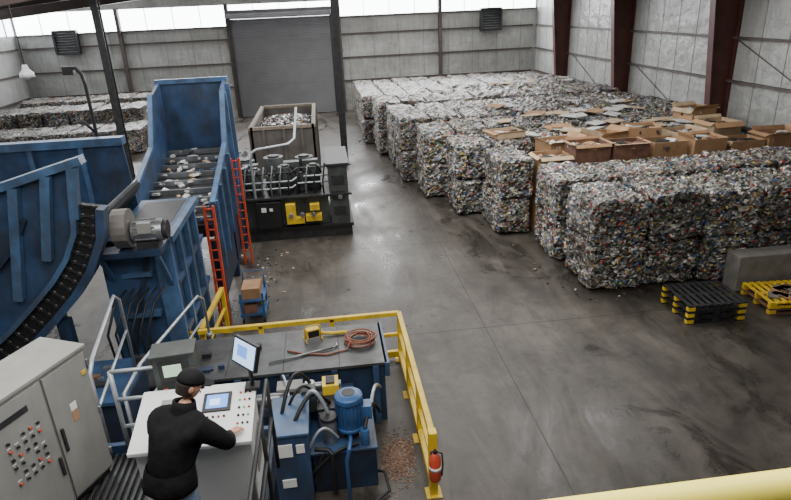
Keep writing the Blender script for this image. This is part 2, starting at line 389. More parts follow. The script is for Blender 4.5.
for (x,y,z,s) in ((-8.7,35.2,0,1.1),(-8.5,36.7,0,1.1),(-9.0,35.3,1.15,.9)): cbox(x,y,z,s,s,s*1.0)
sh=MB('flattened_cardboard_sheets')
for i in range(50):
    x=random.uniform(6.5,14.3); y,z=random.choice([(20.7,2.47),(22.6,2.62),(25,2.66),(33.6,2.6),(20.7,2.47),(22.6,2.62)])
    y+=random.uniform(-.6,.6)
    M=Matrix.Translation((x,y,z+random.uniform(0,.1)))@Matrix.Rotation(random.uniform(0,3),4,'Z')@Matrix.Rotation(random.uniform(-.15,.15),4,'X')
    sh.obox(M,-.35,.35,-.25,.25,0,.02,random.choice([CARD2,TRASH,TRASH,CARD]))
sh.done()
lt=MB('floor_litter')
for i in range(170):
    k=random.random()
    if k<.5: 
        y=random.uniform(13,34); xe=6.0-(y-13)*.19 if y<32 else 2.0; x=xe-abs(random.gauss(0,.22))-.08
    elif k<.8: x=random.gauss(-2.0,.35); y=random.uniform(13.8,17.8)
    else: x=random.uniform(6,13); y=12.65-abs(random.gauss(0,.3))
    s=random.uniform(.01,.03)*(1+y*.02)
    M=Matrix.Translation((x,y,.008))@Matrix.Rotation(random.uniform(0,3),4,'Z')
    lt.obox(M,-s,s,-s*.6,s*.6,-.006,.006+s*.2,random.choice([TRASH,DARK,DARK,CARD2,DARK,RUST]))
lt.done()
c=MB('concrete_barrier_block'); c.box(9.55,12.6,12.1,12.6,0,.92,CONC); c.done(.03)

def pallet(B,x,y,z,sx,sy,m1,m2,rot=0):
    M=Matrix.Translation((x,y,z))@Matrix.Rotation(rot,4,'Z')
    for i in range(3):
        yy=-sy/2+.05+i*(sy-.1)/2
        B.obox(M,-sx/2,sx/2,yy-.05,yy+.05,0,.02,m1)
        for k in range(3):
            xx=-sx/2+.08+k*(sx-.16)/2
            B.obox(M,xx-.08,xx+.08,yy-.05,yy+.05,.02,.11,m2 if (k!=1) else m1)
        B.obox(M,-sx/2,sx/2,yy-.05,yy+.05,.11,.13,m1)
    n=9
    for i in range(n):
        xx=-sx/2+.05+i*(sx-.1)/(n-1)
        B.obox(M,xx-.045,xx+.045,-sy/2,sy/2,.13,.15,m1)
p=MB('plastic_pallet_stack')
for i in range(3): pallet(p,8.25,11.4,i*.155,1.35,1.15,DARK,YEL,-.03)
p.done()
p=MB('yellow_pallet_stack')
pallet(p,10.3,11.4,0,1.4,1.1,RUST,YEL,-.08); pallet(p,10.3,11.4,.155,1.4,1.1,YEL,YEL,-.08)
for i in range(10):
    M=Matrix.Translation((10.3+random.uniform(-.5,.5),11.4+random.uniform(-.4,.4),.33))@Matrix.Rotation(random.uniform(0,3),4,'Z'); p.obox(M,-.15,.15,-.1,.1,-.02,.02,random.choice([RUST,CARD,WOOD]))
p.done()

# ---------------------------------------------------------------- incline conveyor
c=MB('incline_conveyor')
P0=Vector((-3.62,13.4,2.35)); P1=Vector((-3.64,18.0,3.2))
def cp(t,dx,dz=0): 
    q=P0.lerp(P1,t); return (q.x+dx,q.y,q.z+dz)
W=.86
c.hexa([cp(0,-W,-.3),cp(0,W,-.3),cp(1,W,-.3),cp(1,-W,-.3),cp(0,-W,0),cp(0,W,0),cp(1,W,0),cp(1,-W,0)],BLACK)
for i in range(9):
    t=.03+i*.11
    c.hexa([cp(t,-W,0),cp(t,W,0),cp(t+.01,W,0),cp(t+.01,-W,0),cp(t,-W,.12),cp(t,W,.12),cp(t+.01,W,.12),cp(t+.01,-W,.12)],STEEL)
for s in (-1,1):
    a=s*W; b2=s*(W+.08)
    pr=[cp(0,a,-1.2),cp(1,a,-1.2),cp(1,a,1.9),cp(.80,a,1.85),cp(.62,a,.75),cp(0,a,.5)]
    c.prism(pr,(s*.08,0,0),BLUE)
    for t in (.02,.2,.4,.6,.8,.98):
        zt=.5 if t<.65 else 1.8
        c.hexa([cp(t,b2,-1.2),cp(t,b2+s*.1,-1.2),cp(t+.015,b2+s*.1,-1.2),cp(t+.015,b2,-1.2),cp(t,b2,zt),cp(t,b2+s*.1,zt),cp(t+.015,b2+s*.1,zt),cp(t+.015,b2,zt)],BLUE_L)
    c.beam(cp(0,b2,.5),cp(.62,b2,.75),.12,.08,BLUE_L); c.beam(cp(.62,b2,.75),cp(.8,b2,1.85),.12,.08,BLUE_L)
c.box(-3.64-W-.08,-3.64+W+.08,18.0,18.08,1.6,5.1,BLUE)
c.box(-3.64-W-.13,-3.64+W+.13,17.95,18.13,5.05,5.17,BLUE_L)
for yy in (13.6,15.8,17.9):
    for xx in (-4.5,-2.8): c.box(xx-.09,xx+.09,yy-.09,yy+.09,0,1.9,BLUE_D)
c.prism([(-2.76,13.4,.4),(-2.76,18,.5),(-2.76,18,1.9),(-2.76,13.4,1.4)],(.05,0,0),BLUE_D)
for i in range(75):
    t=random.uniform(.02,.95); q=Vector(cp(t,random.uniform(-.75,.75),.05))
    M=Matrix.Translation(q)@Matrix.Rotation(random.uniform(0,3),4,'Z')@Matrix.Rotation(random.uniform(-.6,.6),4,'X')
    s=random.uniform(.04,.11); c.obox(M,-s,s,-s*.7,s*.7,-.02,.03,random.choice([TRASH,LABEL,TRASH,CARD2,BLUE_L]))
c.done()

# ---------------------------------------------------------------- baler with curved feed conveyor
c=MB('baler_infeed_conveyor')
YA=9.5; YB2=12.9
ap=[(-3.62,4.1),(-3.72,3.6),(-3.98,3.1),(-4.3,2.7),(-4.73,2.28),(-5.2,1.85),(-5.75,1.43),(-6.6,1.0),(-7.8,.75)]
def offs(pts,d):
    out=[]
    for i,(x,z) in enumerate(pts):
        a=pts[max(0,i-1)]; e=pts[min(len(pts)-1,i+1)]
        tx,tz=e[0]-a[0],e[1]-a[1]; L_=math.hypot(tx,tz); out.append((x+tz/L_*d,z-tx/L_*d))
    return out
inn=offs(ap,.30); inn2=offs(ap,.38); out2=offs(ap,-.12)
for A,Bp,m_,y0,y1 in ((ap,inn,BLACK,YA-.06,YA+.06),(inn,inn2,BLUE_L,YA-.16,YA+.06),(out2,ap,BLUE,YA-.2,YA+.06)):
    for i in range(len(ap)-1):
        q=[A[i],A[i+1],Bp[i+1],Bp[i]]
        c.hexa([(x,y0,z) for x,z in q]+[(x,y1,z) for x,z in q],m_)
for i in range(len(ap)-1):
    for t in (0,.33,.66):
        for f in (.25,.75):
            x=(ap[i][0]*(1-t)+ap[i+1][0]*t)*(1-f)+(inn[i][0]*(1-t)+inn[i+1][0]*t)*f
            z=(ap[i][1]*(1-t)+ap[i+1][1]*t)*(1-f)+(inn[i][1]*(1-t)+inn[i+1][1]*t)*f
            c.cyl((x,YA-.09,z),(x,YA-.06,z),.028,STEEL,8)
        a_=Vector((ap[i][0]*(1-t)+ap[i+1][0]*t,YA-.08,ap[i][1]*(1-t)+ap[i+1][1]*t)); b_=Vector((inn[i][0]*(1-t)+inn[i+1][0]*t,YA-.08,inn[i][1]*(1-t)+inn[i+1][1]*t))
        c.beam(a_,b_,.03,.03,DARK)
top=[(-3.7,4.85),(-4.2,4.72),(-5.0,4.5),(-6.5,4.1),(-8.5,3.6)]
plate=inn2+[(-8.5,.9),(-8.5,3.6),(-6.5,4.1),(-5.0,4.5),(-4.2,4.72),(-3.8,4.85)]
c.prism([(x,YA,z) for x,z in plate],(0,.05,0),BLUE)
for a,e in zip(top,top[1:]): c.beam((a[0],YA-.03,a[1]),(e[0],YA-.03,e[1]),.22,.12,BLUE_L)
for (a,e) in (((-3.85,4.75),(-3.98,3.95)),((-4.25,4.65),(-4.55,3.3)),((-4.75,4.5),(-5.15,2.65)),((-5.35,4.35),(-5.85,2.1)),((-6.0,4.2),(-6.6,1.6)),((-6.9,3.95),(-7.4,1.3))):
    c.beam((a[0],YA-.09,a[1]),(e[0],YA-.09,e[1]),.13,.14,BLUE_L,Vector((1,0,0)))
mid=offs(ap,1.1)
for a,e in zip(mid[1:6],mid[2:7]): c.beam((a[0],YA-.06,a[1]),(e[0],YA-.06,e[1]),.1,.08,BLUE_D)
c.prism([(x,YB2,z) for x,z in ([(-4.1,2.6),(-8.5,1.2),(-8.5,4.35),(-4.2,4.5)])],(0,.06,0),BLUE)
c.box(-8.5,-4.15,YB2-.1,YB2+.16,4.4,4.56,BLUE_L)
for x in (-8,-7,-6,-5): c.box(x-.05,x+.05,YB2-.08,YB2,2.4,4.4,BLUE_L)
bl=[(-4.0,3.6),(-4.3,3.2),(-4.75,2.75),(-5.4,2.25),(-6.4,1.75),(-8.5,1.4)]
for a,e in zip(bl,bl[1:]):
    c.hexa([(a[0],YA+.05,a[1]-.1),(a[0],YB2,a[1]-.1),(e[0],YB2,e[1]-.1),(e[0],YA+.05,e[1]-.1),(a[0],YA+.05,a[1]),(a[0],YB2,a[1]),(e[0],YB2,e[1]),(e[0],YA+.05,e[1])],BLACK)
    for t in (.15,.5,.85):
        x=a[0]*(1-t)+e[0]*t; z=a[1]*(1-t)+e[1]*t; c.box(x-.02,x+.02,YA+.1,YB2-.02,z,z+.12,STEEL)
for (x,z) in ((-4.6,2.2),(-6.3,1.1),(-8,.9)):
    for y in (YA-.02,YB2): c.box(x-.1,x+.1,y-.08,y+.08,0,z,BLUE_D)
c.beam((-4.6,YA-.02,.3),(-6.3,YA-.02,1.1),.1,.1,BLUE)
c.done()
c=MB('baler')
c.hexa([(-4.15,10.3,0),(-2.95,10.3,0),(-2.95,12.8,0),(-4.15,12.8,0),(-4.0,10.0,3.2),(-2.95,10.3,3.2),(-2.95,12.8,3.2),(-4.0,12.8,3.2)],BLUE)
c.box(-3.2,-2.88,10.24,10.34,0.2,3.2,BLUE_L)
for y in (10.9,11.6,12.3): c.box(-2.95,-2.85,y-.05,y+.05,.1,3.2,BLUE_L)
for z in (1.3,2.3): c.box(-2.95,-2.87,10.34,12.8,z-.05,z+.05,BLUE)
c.box(-2.95,-2.83,10.3,12.8,3.1,3.22,BLUE_L)
c.box(-3.85,-3.05,10.5,12.6,3.2,3.21,DARK)
c.box(-4.0,-2.9,9.7,10.35,3.1,3.2,BLUE_D)
c.beam((-2.98,9.75,3.1),(-2.98,10.28,2.3),.07,.07,BLUE_L)
c.beam((-3.9,9.75,3.1),(-3.9,10.28,2.3),.07,.07,BLUE_L)
c.beam((-4.1,10.18,.4),(-3.3,10.22,2.9),.08,.08,BLUE_D)
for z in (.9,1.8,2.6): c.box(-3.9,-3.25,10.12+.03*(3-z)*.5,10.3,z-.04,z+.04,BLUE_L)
c.box(-3.4,.66,8.75,10.05,0,1.17,BLUE_D)
c.box(-3.4,.7,8.7,10.1,1.17,1.22,DECK)
c.box(.66,.74,8.68,10.12,.95,1.22,BLUE)
for x in (-2.6,-1.8,-1.0,-.2,.5): c.box(x-.05,x+.05,8.66,8.75,0,1.17,BLUE)
for x in (-2.0,-1.05,-.1): c.box(x-.008,x+.008,8.72,10.08,1.22,1.223,BLACK)
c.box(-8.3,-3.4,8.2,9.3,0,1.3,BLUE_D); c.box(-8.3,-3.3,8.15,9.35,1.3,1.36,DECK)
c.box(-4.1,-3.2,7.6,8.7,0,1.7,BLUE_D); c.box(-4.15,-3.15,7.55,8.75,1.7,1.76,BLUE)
c.box(-5.4,-4.3,7.2,8.2,0,2.1,BLUE_D)
for x in (-5.3,-4.85,-4.4): c.box(x-.05,x+.05,7.12,7.2,0,2.1,BLUE)
for i in range(22):
    x=random.uniform(-4.0,-1.5); y=random.uniform(7.8,8.6) if x<-3.2 else random.uniform(8.8,9.6); z=1.76 if x<-3.2 else 1.22
    s=random.uniform(.04,.11); c.box(x-s,x+s,y-s*.6,y+s*.6,z,z+random.uniform(.03,.12),random.choice([DARK,STEEL,RUST,BLUE_D,DARK]))
c.cyl((-3.1,8.3,1.0),(-1.5,8.3,1.0),.2,BLUE,20); c.cyl((-1.5,8.3,1.0),(-.9,8.3,1.0),.1,STEEL,16)
for x in (-3.0,-2.3,-1.6): c.cyl((x-.05,8.3,1.0),(x+.05,8.3,1.0),.25,BLUE_L,20)
c.box(-3.0,-1.2,8.1,8.55,0,.82,BLUE_D)
for k_ in range(6):
    x=-3.9+k_*.13; c.tube([(x,9.4,1.3),(x,9.3,1.9),(x+.1,9.6,2.3),(x+.2,10.0,2.4)],.022,random.choice([BLACK,PIPE,BLACK]),8)
c.done(.006)
c=MB('drive_motor')
c.cyl((-3.35,9.95,3.48),(-2.85,9.95,3.48),.19,STEEL,24)
for i in range(12):
    a=i*math.pi/6; c.beam((-3.3,9.95+.2*math.cos(a),3.48+.2*math.sin(a)),(-2.95,9.95+.2*math.cos(a),3.48+.2*math.sin(a)),.012,.03,STEEL)
c.cyl((-2.85,9.95,3.48),(-2.78,9.95,3.48),.16,DARK,24); c.box(-3.3,-2.95,9.8,10.1,3.2,3.32,DARK)
c.box(-3.22,-3.0,9.72,9.8,3.5,3.68,GREY)
GUARD=mat('guard_tan',(.18,.165,.15),.5,.2,.15,5)
pts=[(9.95+.33*math.cos(math.radians(a)),3.55+.33*math.sin(math.radians(a))) for a in range(-20,201,20)]+[(9.95+.2*math.cos(math.radians(a)),3.35+.14*math.sin(math.radians(a))) for a in range(200,341,20)]
c.prism([(-3.62,y,z) for y,z in pts],(.24,0,0),GUARD)
c.done(.01)
def ladder(p,q,w,m,n,name='red_ladder'):
    L_=MB(name); p=Vector(p);q=Vector(q); s=Vector((w/2,0,0))
    L_.beam(p-s,q-s,.05,.09,m); L_.beam(p+s,q+s,.05,.09,m)
    for i in range(n):
        t=(i+.7)/n; L_.cyl(p.lerp(q,t)-s,p.lerp(q,t)+s,.022,m,8)
    return L_.done()
ladder((-2.72,12.92,0),(-2.74,13.2,2.85),.20,RED,12)
ladder((-2.55,16.6,0),(-2.56,16.75,3.1),.20,RED,13)
f=MB('yellow_guard_rail')
def post(x,y,h=1.1,r=.045):
    f.box(x-r,x+r,y-r,y+r,0,h,YEL); f.box(x-.12,x+.12,y-.12,y+.12,0,.02,YEL)
for y in (6.9,8.15,9.4,10.66): post(1.15,y)
for x in (-.2,-1.6,-2.95): post(x,10.66)
for z in (1.08,.6,.15):
    h_=.045 if z>.2 else .07
    if z==.6: f.box(1.12,1.18,6.9,10.66,z-.035,z+.035,YEL); f.box(-2.8,1.15,10.63,10.69,z-.035,z+.035,YEL)
    else: f.box(1.105,1.195,6.9,10.66,z-h_,z+h_,YEL); f.box(-2.8,1.15,10.615,10.705,z-h_,z+h_,YEL)
f.box(1.09,1.21,6.83,6.97,0,1.15,YEL)
f.beam((-2.75,10.75,1.08),(-2.62,12.6,1.08),.09,.09,YEL); f.beam((-2.75,10.75,.6),(-2.62,12.6,.6),.06,.06,YEL); post(-2.62,12.6); post(-2.75,10.8)
f.done(.008)
e=MB('fire_extinguisher')
e.tube([(1.15,6.72,.42),(1.15,6.72,.45),(1.15,6.72,.80),(1.15,6.72,.86),(1.15,6.72,.9)],.08,RED,18,[.07,.085,.085,.055,.03])
e.cyl((1.15,6.72,.9),(1.15,6.72,.95),.025,DARK,10); e.beam((1.15,6.72,.95),(1.15,6.62,.98),.03,.015,BLACK); e.beam((1.15,6.72,.97),(1.15,6.62,1.02),.03,.015,BLACK)
e.tube([(1.18,6.71,.93),(1.25,6.7,.9),(1.26,6.7,.7),(1.24,6.7,.5)],.012,BLACK,8)
e.cyl((1.15,6.72,.62),(1.15,6.72,.68),.087,LABEL,18)
e.box(1.1,1.2,6.79,6.83,.45,.85,DARK)
e.done()
t=MB('work_light')
M=Matrix.Translation((-.55,9.72,1.36))@Matrix.Rotation(.3,4,'Z')
t.obox(M,-.12,.12,-.07,.07,-.08,.08,YEL); t.obox(M,-.10,.10,-.085,-.07,-.06,.06,BLACK)
t.tube([M@Vector(q) for q in ((-.15,0,-.12),(-.15,0,.10),(-.1,0,.14),(.1,0,.14),(.15,0,.10),(.15,0,-.12))],.012,YEL,8)
t.tube([M@Vector(q) for q in ((-.15,-.12,-.126),(-.15,.12,-.126),(.15,.12,-.126),(.15,-.12,-.126))],.012,YEL,8)
t.tube([M@Vector(q) for q in ((.1,.02,0),(.2,.02,-.08),(.4,-.05,-.10),(.62,-.12,-.10))],.035,YEL,8)
t.done()
HOSE=mat('orange_hose',(.24,.08,.045),.5,0,.2,8)
t=MB('coiled_hose'); pts=[]
for i in range(120):
    a=i*.35; r=.20+.05*math.sin(i*.13); pts.append((.3+r*1.1*math.cos(a)+.02*math.sin(i*1.3),9.45+r*math.sin(a),1.245+.0009*i))
pts+= [(.05,9.2,1.24),(-.3,9.1,1.24),(-.7,9.2,1.24),(-1.0,9.35,1.24)]
t.tube(pts,.016,HOSE,6); t.done()
t=MB('long_wrench_bar'); t.tube([(-1.3,9.0,1.25),(-.2,9.3,1.25)],.02,STEEL,8); t.tube([(-.2,9.3,1.25),(-.12,9.36,1.25),(-.14,9.42,1.25)],.02,STEEL,8); t.done()
t=MB('tool_cart')
for x in (-2.3,-1.8):
    for y in (12.9,13.6):
        t.box(x-.025,x+.025,y-.025,y+.025,.12,.75,MOTORB); t.cyl((x-.02,y,.06),(x+.02,y,.06),.06,BLACK,12); t.box(x-.015,x+.015,y-.015,y+.015,.06,.15,DARK)
for z in (.2,.55): t.box(-2.35,-1.75,12.85,13.65,z,z+.04,MOTORB)
t.box(-2.27,-1.85,12.95,13.5,.59,.85,CARD); t.box(-2.25,-1.95,12.9,13.2,.24,.45,RUST); t.cyl((-1.9,13.4,.24),(-1.9,13.4,.5),.1,YEL,14)
t.tube([(-2.3,13.6,.75),(-2.3,13.75,.98),(-1.8,13.75,.98),(-1.8,13.6,.75)],.018,MOTORB,8)
t.done()

# ---------------------------------------------------------------- hydraulic unit
c=MB('hydraulic_power_unit')
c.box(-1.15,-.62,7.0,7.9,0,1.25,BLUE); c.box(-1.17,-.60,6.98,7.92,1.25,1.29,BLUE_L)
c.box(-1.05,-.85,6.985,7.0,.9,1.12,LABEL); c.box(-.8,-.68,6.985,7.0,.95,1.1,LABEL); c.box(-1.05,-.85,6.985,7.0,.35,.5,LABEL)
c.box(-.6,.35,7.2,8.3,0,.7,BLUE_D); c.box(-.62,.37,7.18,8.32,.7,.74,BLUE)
c.box(-1.15,.1,8.0,8.6,0,.95,BLUE_D)
cx,cy=.0,7.55
c.cyl((cx,cy,.74),(cx,cy,.9),.12,DARK,20); c.cyl((cx,cy,.9),(cx,cy,.95),.22,MOTORB,24); c.cyl((cx,cy,.95),(cx,cy,1.38),.19,MOTORB,24)
for i in range(20):
    a=i*math.pi/10; c.beam((cx+.2*math.cos(a),cy+.2*math.sin(a),.97),(cx+.2*math.cos(a),cy+.2*math.sin(a),1.36),.012,.035,MOTORB,Vector((math.cos(a),math.sin(a),0)))
c.tube([(cx,cy,1.38),(cx,cy,1.46),(cx,cy,1.5)],.2,MOTORB,24,[.215,.21,.12]); c.cyl((cx,cy,1.5),(cx,cy,1.51),.1,DARK,20)
c.box(cx+.15,cx+.33,cy-.1,cy+.1,1.05,1.28,MOTORB)
c.cyl((.2,7.3,.74),(.2,7.3,1.0),.07,MOTORB,14)
c.cyl((-.32,7.45,.74),(-.32,7.45,1.15),.11,STEEL,18); c.cyl((-.32,7.45,1.15),(-.32,7.45,1.2),.13,DARK,18)
c.box(-.5,-.1,7.75,8.2,.74,1.1,DARK)
for i in range(4): c.box(-.48+i*.1,-.42+i*.1,7.72,7.75,.8,1.05,STEEL)
c.box(-.4,-.14,8.1,8.4,1.1,1.27,YEL); c.box(-.34,-.2,8.15,8.35,1.27,1.3,BLACK); c.box(-.4,-.1,8.1,8.4,.95,1.1,DARK)
c.cyl((-.9,8.2,.95),(-.9,8.2,1.3),.12,STEEL,16); c.cyl((-.6,8.3,.95),(-.6,8.3,1.25),.08,STEEL,16)
c.cyl((-1.1,8.4,1.1),(-.1,8.4,1.1),.06,STEEL,12); c.cyl((-1.0,7.95,1.2),(-.5,8.1,1.2),.05,PIPE,12)
c.box(-1.1,-.7,8.0,8.25,1.3,1.36,GREY); c.box(-.72,-.5,7.9,8.1,.95,1.35,GRN)
for k_,(a,e,h) in enumerate([((-.7,7.6,1.28),(-.32,7.5,1.2),.35),((-.9,7.7,1.28),(-.45,8.0,1.1),.3),((-1.0,7.5,1.28),(-.6,8.3,1.25),.4),((-.2,7.3,.9),(-.62,7.15,.9),.25),((.2,7.3,1.0),(.5,8.2,.6),.3),((-.4,7.2,.74),(-.6,7.05,.3),.1),((.3,7.6,1.0),(.55,8.6,.8),.25),((.1,7.25,.8),(-.62,7.05,.5),.1),((-.8,7.3,1.28),(-.3,7.9,1.1),.3),((-.9,7.9,1.2),(-1.1,8.7,1.0),.3)]):
    a=Vector(a);e=Vector(e); pts=[a.lerp(e,i/10)+Vector((0,0,h*math.sin(math.pi*i/10))) for i in range(11)]
    c.tube(pts,.022 if k_%2 else .03,BLACK if k_%3 else PIPE,8)
c.tube([(-.55,7.1,.9),(-.35,7.05,.9),(-.3,7.0,.85),(-.3,7.0,.2),(-.3,7.1,.08),(-.3,7.3,.05)],.035,BLACK,10)
c.tube([(.33,7.3,.2),(.45,7.2,.25),(.5,7.0,.06),(.2,6.8,.03),(-.2,6.85,.03)],.025,BLACK,8)
c.tube([(-.1,6.95,.05),(-.1,6.95,.75),(-.05,6.95,.95),(-.02,7.1,1.0),(-.02,7.35,.85)],.03,MOTORB,10)
c.done(.006)
t=MB('sawdust_spill'); SAW=mat('sawdust',(.17,.105,.075),.95,0,.35,20); SAW2=mat('sawdust_pale',(.27,.18,.13),.95,0,.3,20)
for i in range(2600):
    a=random.uniform(0,6.28); r=abs(random.gauss(0,.20)); x=.74+r*math.cos(a)*.8; y=7.75+r*math.sin(a)*1.4+(x-.74)*.4
    if x>1.02 or x<.42: continue
    s=random.uniform(.008,.02); M=Matrix.Translation((x,y,.004+max(0,.05-r*.15)*random.random()))@Matrix.Rotation(random.uniform(0,3),4,'Z')@Matrix.Rotation(random.uniform(-.4,.4),4,'X')
    t.obox(M,-s,s,-s*.6,s*.6,-.003,.005,random.choice([SAW,SAW,SAW2]))
t.done()

# ---------------------------------------------------------------- operator platform
PZ=2.4
c=MB('operator_platform')
c.box(-4.2,-.86,2.4,5.62,PZ-.16,PZ-.04,DARK)
x=-4.18
while x<-.9: c.box(x,x+.03,2.42,5.6,PZ-.04,PZ,DECK); x+=.07
for x in (-4.1,-2.5,-.95):
    for y in (2.5,5.5): c.box(x-.07,x+.07,y-.07,y+.07,0,PZ-.16,BLUE_D)
c.box(-.9,-.84,2.4,5.62,PZ-.18,PZ+.1,BLUE_D)
c.box(-4.2,-.86,5.6,5.66,PZ-.18,PZ+.1,BLUE)
c.done()
c=MB('platform_handrail')
for z in (PZ+.38,PZ+.72,PZ+1.06):
    c.tube([(-2.4,5.55,z),(-1.93,5.55,z)],.022,PIPE,10)
for x in (-2.4,-1.93): c.cyl((x,5.55,PZ),(x,5.55,PZ+1.06),.024,PIPE,10)
for z in (PZ+.55,PZ+1.0):
    c.tube([(-.80,5.2,z),(-.80,3.0,z)],.02,BLACK,10)
for y in (5.2,4.55,3.8,3.0): c.cyl((-.80,y,PZ-.1),(-.80,y,PZ+1.0),.02,BLACK,10)
c.done()
c=MB('stair_handrail')
c.tube([(-2.9,6.2,2.0),(-2.9,6.2,3.05),(-2.92,6.4,3.15),(-3.15,8.0,3.2),(-3.2,8.3,3.0),(-3.2,8.3,1.76)],.025,PIPE,10)
c.tube([(-2.9,6.2,2.6),(-3.2,8.3,2.5)],.02,PIPE,10)
c.tube([(-2.75,6.6,1.2),(-2.75,6.6,2.5),(-2.7,7.2,2.55),(-2.5,9.9,2.2),(-2.48,10.2,2.0),(-2.48,10.2,1.0)],.025,PIPE,10)
c.tube([(-2.72,6.8,2.0),(-2.5,9.95,1.7)],.02,PIPE,10)
c.tube([(-2.9,6.2,0),(-2.9,6.2,2.0)],.03,PIPE,10); c.tube([(-2.75,6.6,0),(-2.75,6.6,1.2)],.03,PIPE,10); c.cyl((-2.48,10.2,1.22),(-2.48,10.2,1.3),.05,PIPE,10)
c.done()
c=MB('steel_stair')
for i in range(8):
    y=5.75+i*.26; z=PZ-.25-i*.26; c.box(-3.6,-2.98,y,y+.26,z-.04,z,DECK)
c.beam((-3.62,5.66,PZ-.15),(-3.62,7.4,.45),.05,.2,BLUE); c.beam((-2.98,5.66,PZ-.15),(-2.98,7.8,.02),.05,.2,BLUE)
c.done()
c=MB('electrical_cabinet')
ux=Vector((-.42,-.908,0)); ny=Vector((.908,-.42,0))
M=Matrix(((ux.x,ny.x,0,-2.5),(ux.y,ny.y,0,5.33),(0,0,1,PZ),(0,0,0,1)))
Lc=1.9;D=.5;Hc=1.5
c.obox(M,0,Lc,-D,0,.08,Hc,GREY); c.obox(M,.03,Lc-.03,-D+.03,-.03,0,.08,DARK)
c.obox(M,-.02,Lc+.02,-D-.02,.03,Hc,Hc+.03,GREY)
for (a,e) in ((.02,.50),(.53,1.18),(1.21,1.88)):
    c.obox(M,a,e,0,.025,.12,Hc-.04,GREY)
c.obox(M,.45,.475,.025,.05,.65,.9,DARK); c.obox(M,.55,.575,.025,.05,.45,.65,DARK)
c.obox(M,.24,.31,.025,.03,.98,1.06,LABEL); c.obox(M,.24,.31,.025,.03,.86,.97,CARD)
c.obox(M,.05,.10,.025,.035,1.25,1.29,YEL)
for i in range(5):
    for j in range(6):
        if (i+j*2)%7==6: continue
        a_,z_=.66+i*.075,.70+j*.085
        c.cyl(M@Vector((a_,.025,z_)),M@Vector((a_,.032,z_)),.018,STEEL,10)
        c.cyl(M@Vector((a_,.03,z_)),M@Vector((a_,.050,z_)),.012,RED if (i*3+j*5)%4==0 else BLACK,10)
        if j%2==0: c.obox(M,a_-.018,a_+.018,.025,.028,z_+.03,z_+.04,LABEL)
for z in (.25,.75,1.3):
    c.cyl(M@Vector((.015,.035,z)),M@Vector((.015,.035,z+.08)),.012,STEEL,8)
c.obox(M,.7,1.0,.025,.03,1.28,1.34,DARK)
c.done(.006)
GL=emis('green_lamp',(.1,.5,.15),.1)
c=MB('control_desk')
c.hexa([(-1.92,4.55,PZ+.1),(-.92,4.55,PZ+.1),(-.92,5.1,PZ+.1),(-1.92,5.1,PZ+.1),(-1.92,4.5,PZ+.86),(-.9,4.5,PZ+.86),(-.9,5.1,PZ+1.02),(-1.92,5.1,PZ+1.02)],WHITE)
c.box(-1.88,-.96,4.62,5.06,PZ,PZ+.1,DARK)
c.hexa([(-1.95,4.42,PZ+.86),(-.88,4.42,PZ+.86),(-.88,5.12,PZ+1.02),(-1.95,5.12,PZ+1.02),(-1.95,4.42,PZ+.9),(-.88,4.42,PZ+.9),(-.88,5.12,PZ+1.06),(-1.95,5.12,PZ+1.06)],WHITE)
def dz(y): return PZ+.9+(y-4.42)/.7*.16
def pad(x0,x1,y0,y1,h,m): c.hexa([(x0,y0,dz(y0)),(x1,y0,dz(y0)),(x1,y1,dz(y1)),(x0,y1,dz(y1)),(x0,y0,dz(y0)+h),(x1,y0,dz(y0)+h),(x1,y1,dz(y1)+h),(x0,y1,dz(y1)+h)],m)
pad(-1.36,-1.10,4.78,5.0,.02,DARK); pad(-1.33,-1.13,4.81,4.97,.024,SCREEN_B); pad(-1.3,-1.2,4.84,4.92,.026,SCREEN)
pad(-1.75,-1.5,4.8,4.98,.015,GREY)
for i in range(5):
    for j in range(3):
        x=-1.02+j*.045; y=4.62+i*.09; c.cyl((x,y,dz(y)),(x,y,dz(y)+.02),.011,[RED,BLACK,BLACK,GL][(i+j)%4],8)
for i in range(6): x=-1.4+i*.05; c.cyl((x,4.72,dz(4.72)),(x,4.72,dz(4.72)+.02),.011,[BLACK,RED,BLACK][i%3],8)
c.box(-.92,-.905,4.7,5.0,PZ+.3,PZ+.7,GREY)
c.done(.006)
c=MB('computer_monitor')
c.box(-.98,-.84,4.98,5.1,PZ+1.04,PZ+1.07,BLACK); c.cyl((-.91,5.04,PZ+1.06),(-.91,5.04,PZ+1.38),.02,BLACK,10)
M=Matrix.Translation((-.93,4.97,PZ+1.46))@Matrix.Rotation(-.85,4,'Z')@Matrix.Rotation(-.3,4,'X')
c.obox(M,-.18,.18,0,.04,-.13,.13,BLACK); c.obox(M,-.16,.16,-.006,0,-.11,.11,SCREEN); c.obox(M,-.10,.05,-.009,-.006,-.04,.07,SCREEN_B); c.obox(M,-.08,.08,.04,.08,-.07,.07,BLACK)
c.done(.004)
c=MB('operator_display_box')
c.box(-1.83,-1.45,5.2,5.42,PZ+.0,PZ+.95,DARK)
M=Matrix.Translation((-1.66,5.3,PZ+.95))@Matrix.Rotation(.1,4,'Z')
c.obox(M,-.19,.19,-.12,.12,0,.44,GRN); c.obox(M,-.14,.14,-.13,-.12,.16,.39,DARK); c.obox(M,-.10,.07,-.135,-.13,.22,.35,GLOWG)
c.obox(M,-.13,-.09,-.145,-.12,.05,.09,RED); c.obox(M,.0,.1,-.13,-.12,.04,.1,LABEL); c.obox(M,-.21,.21,-.14,.14,.44,.46,GRN)
c.done(.006)

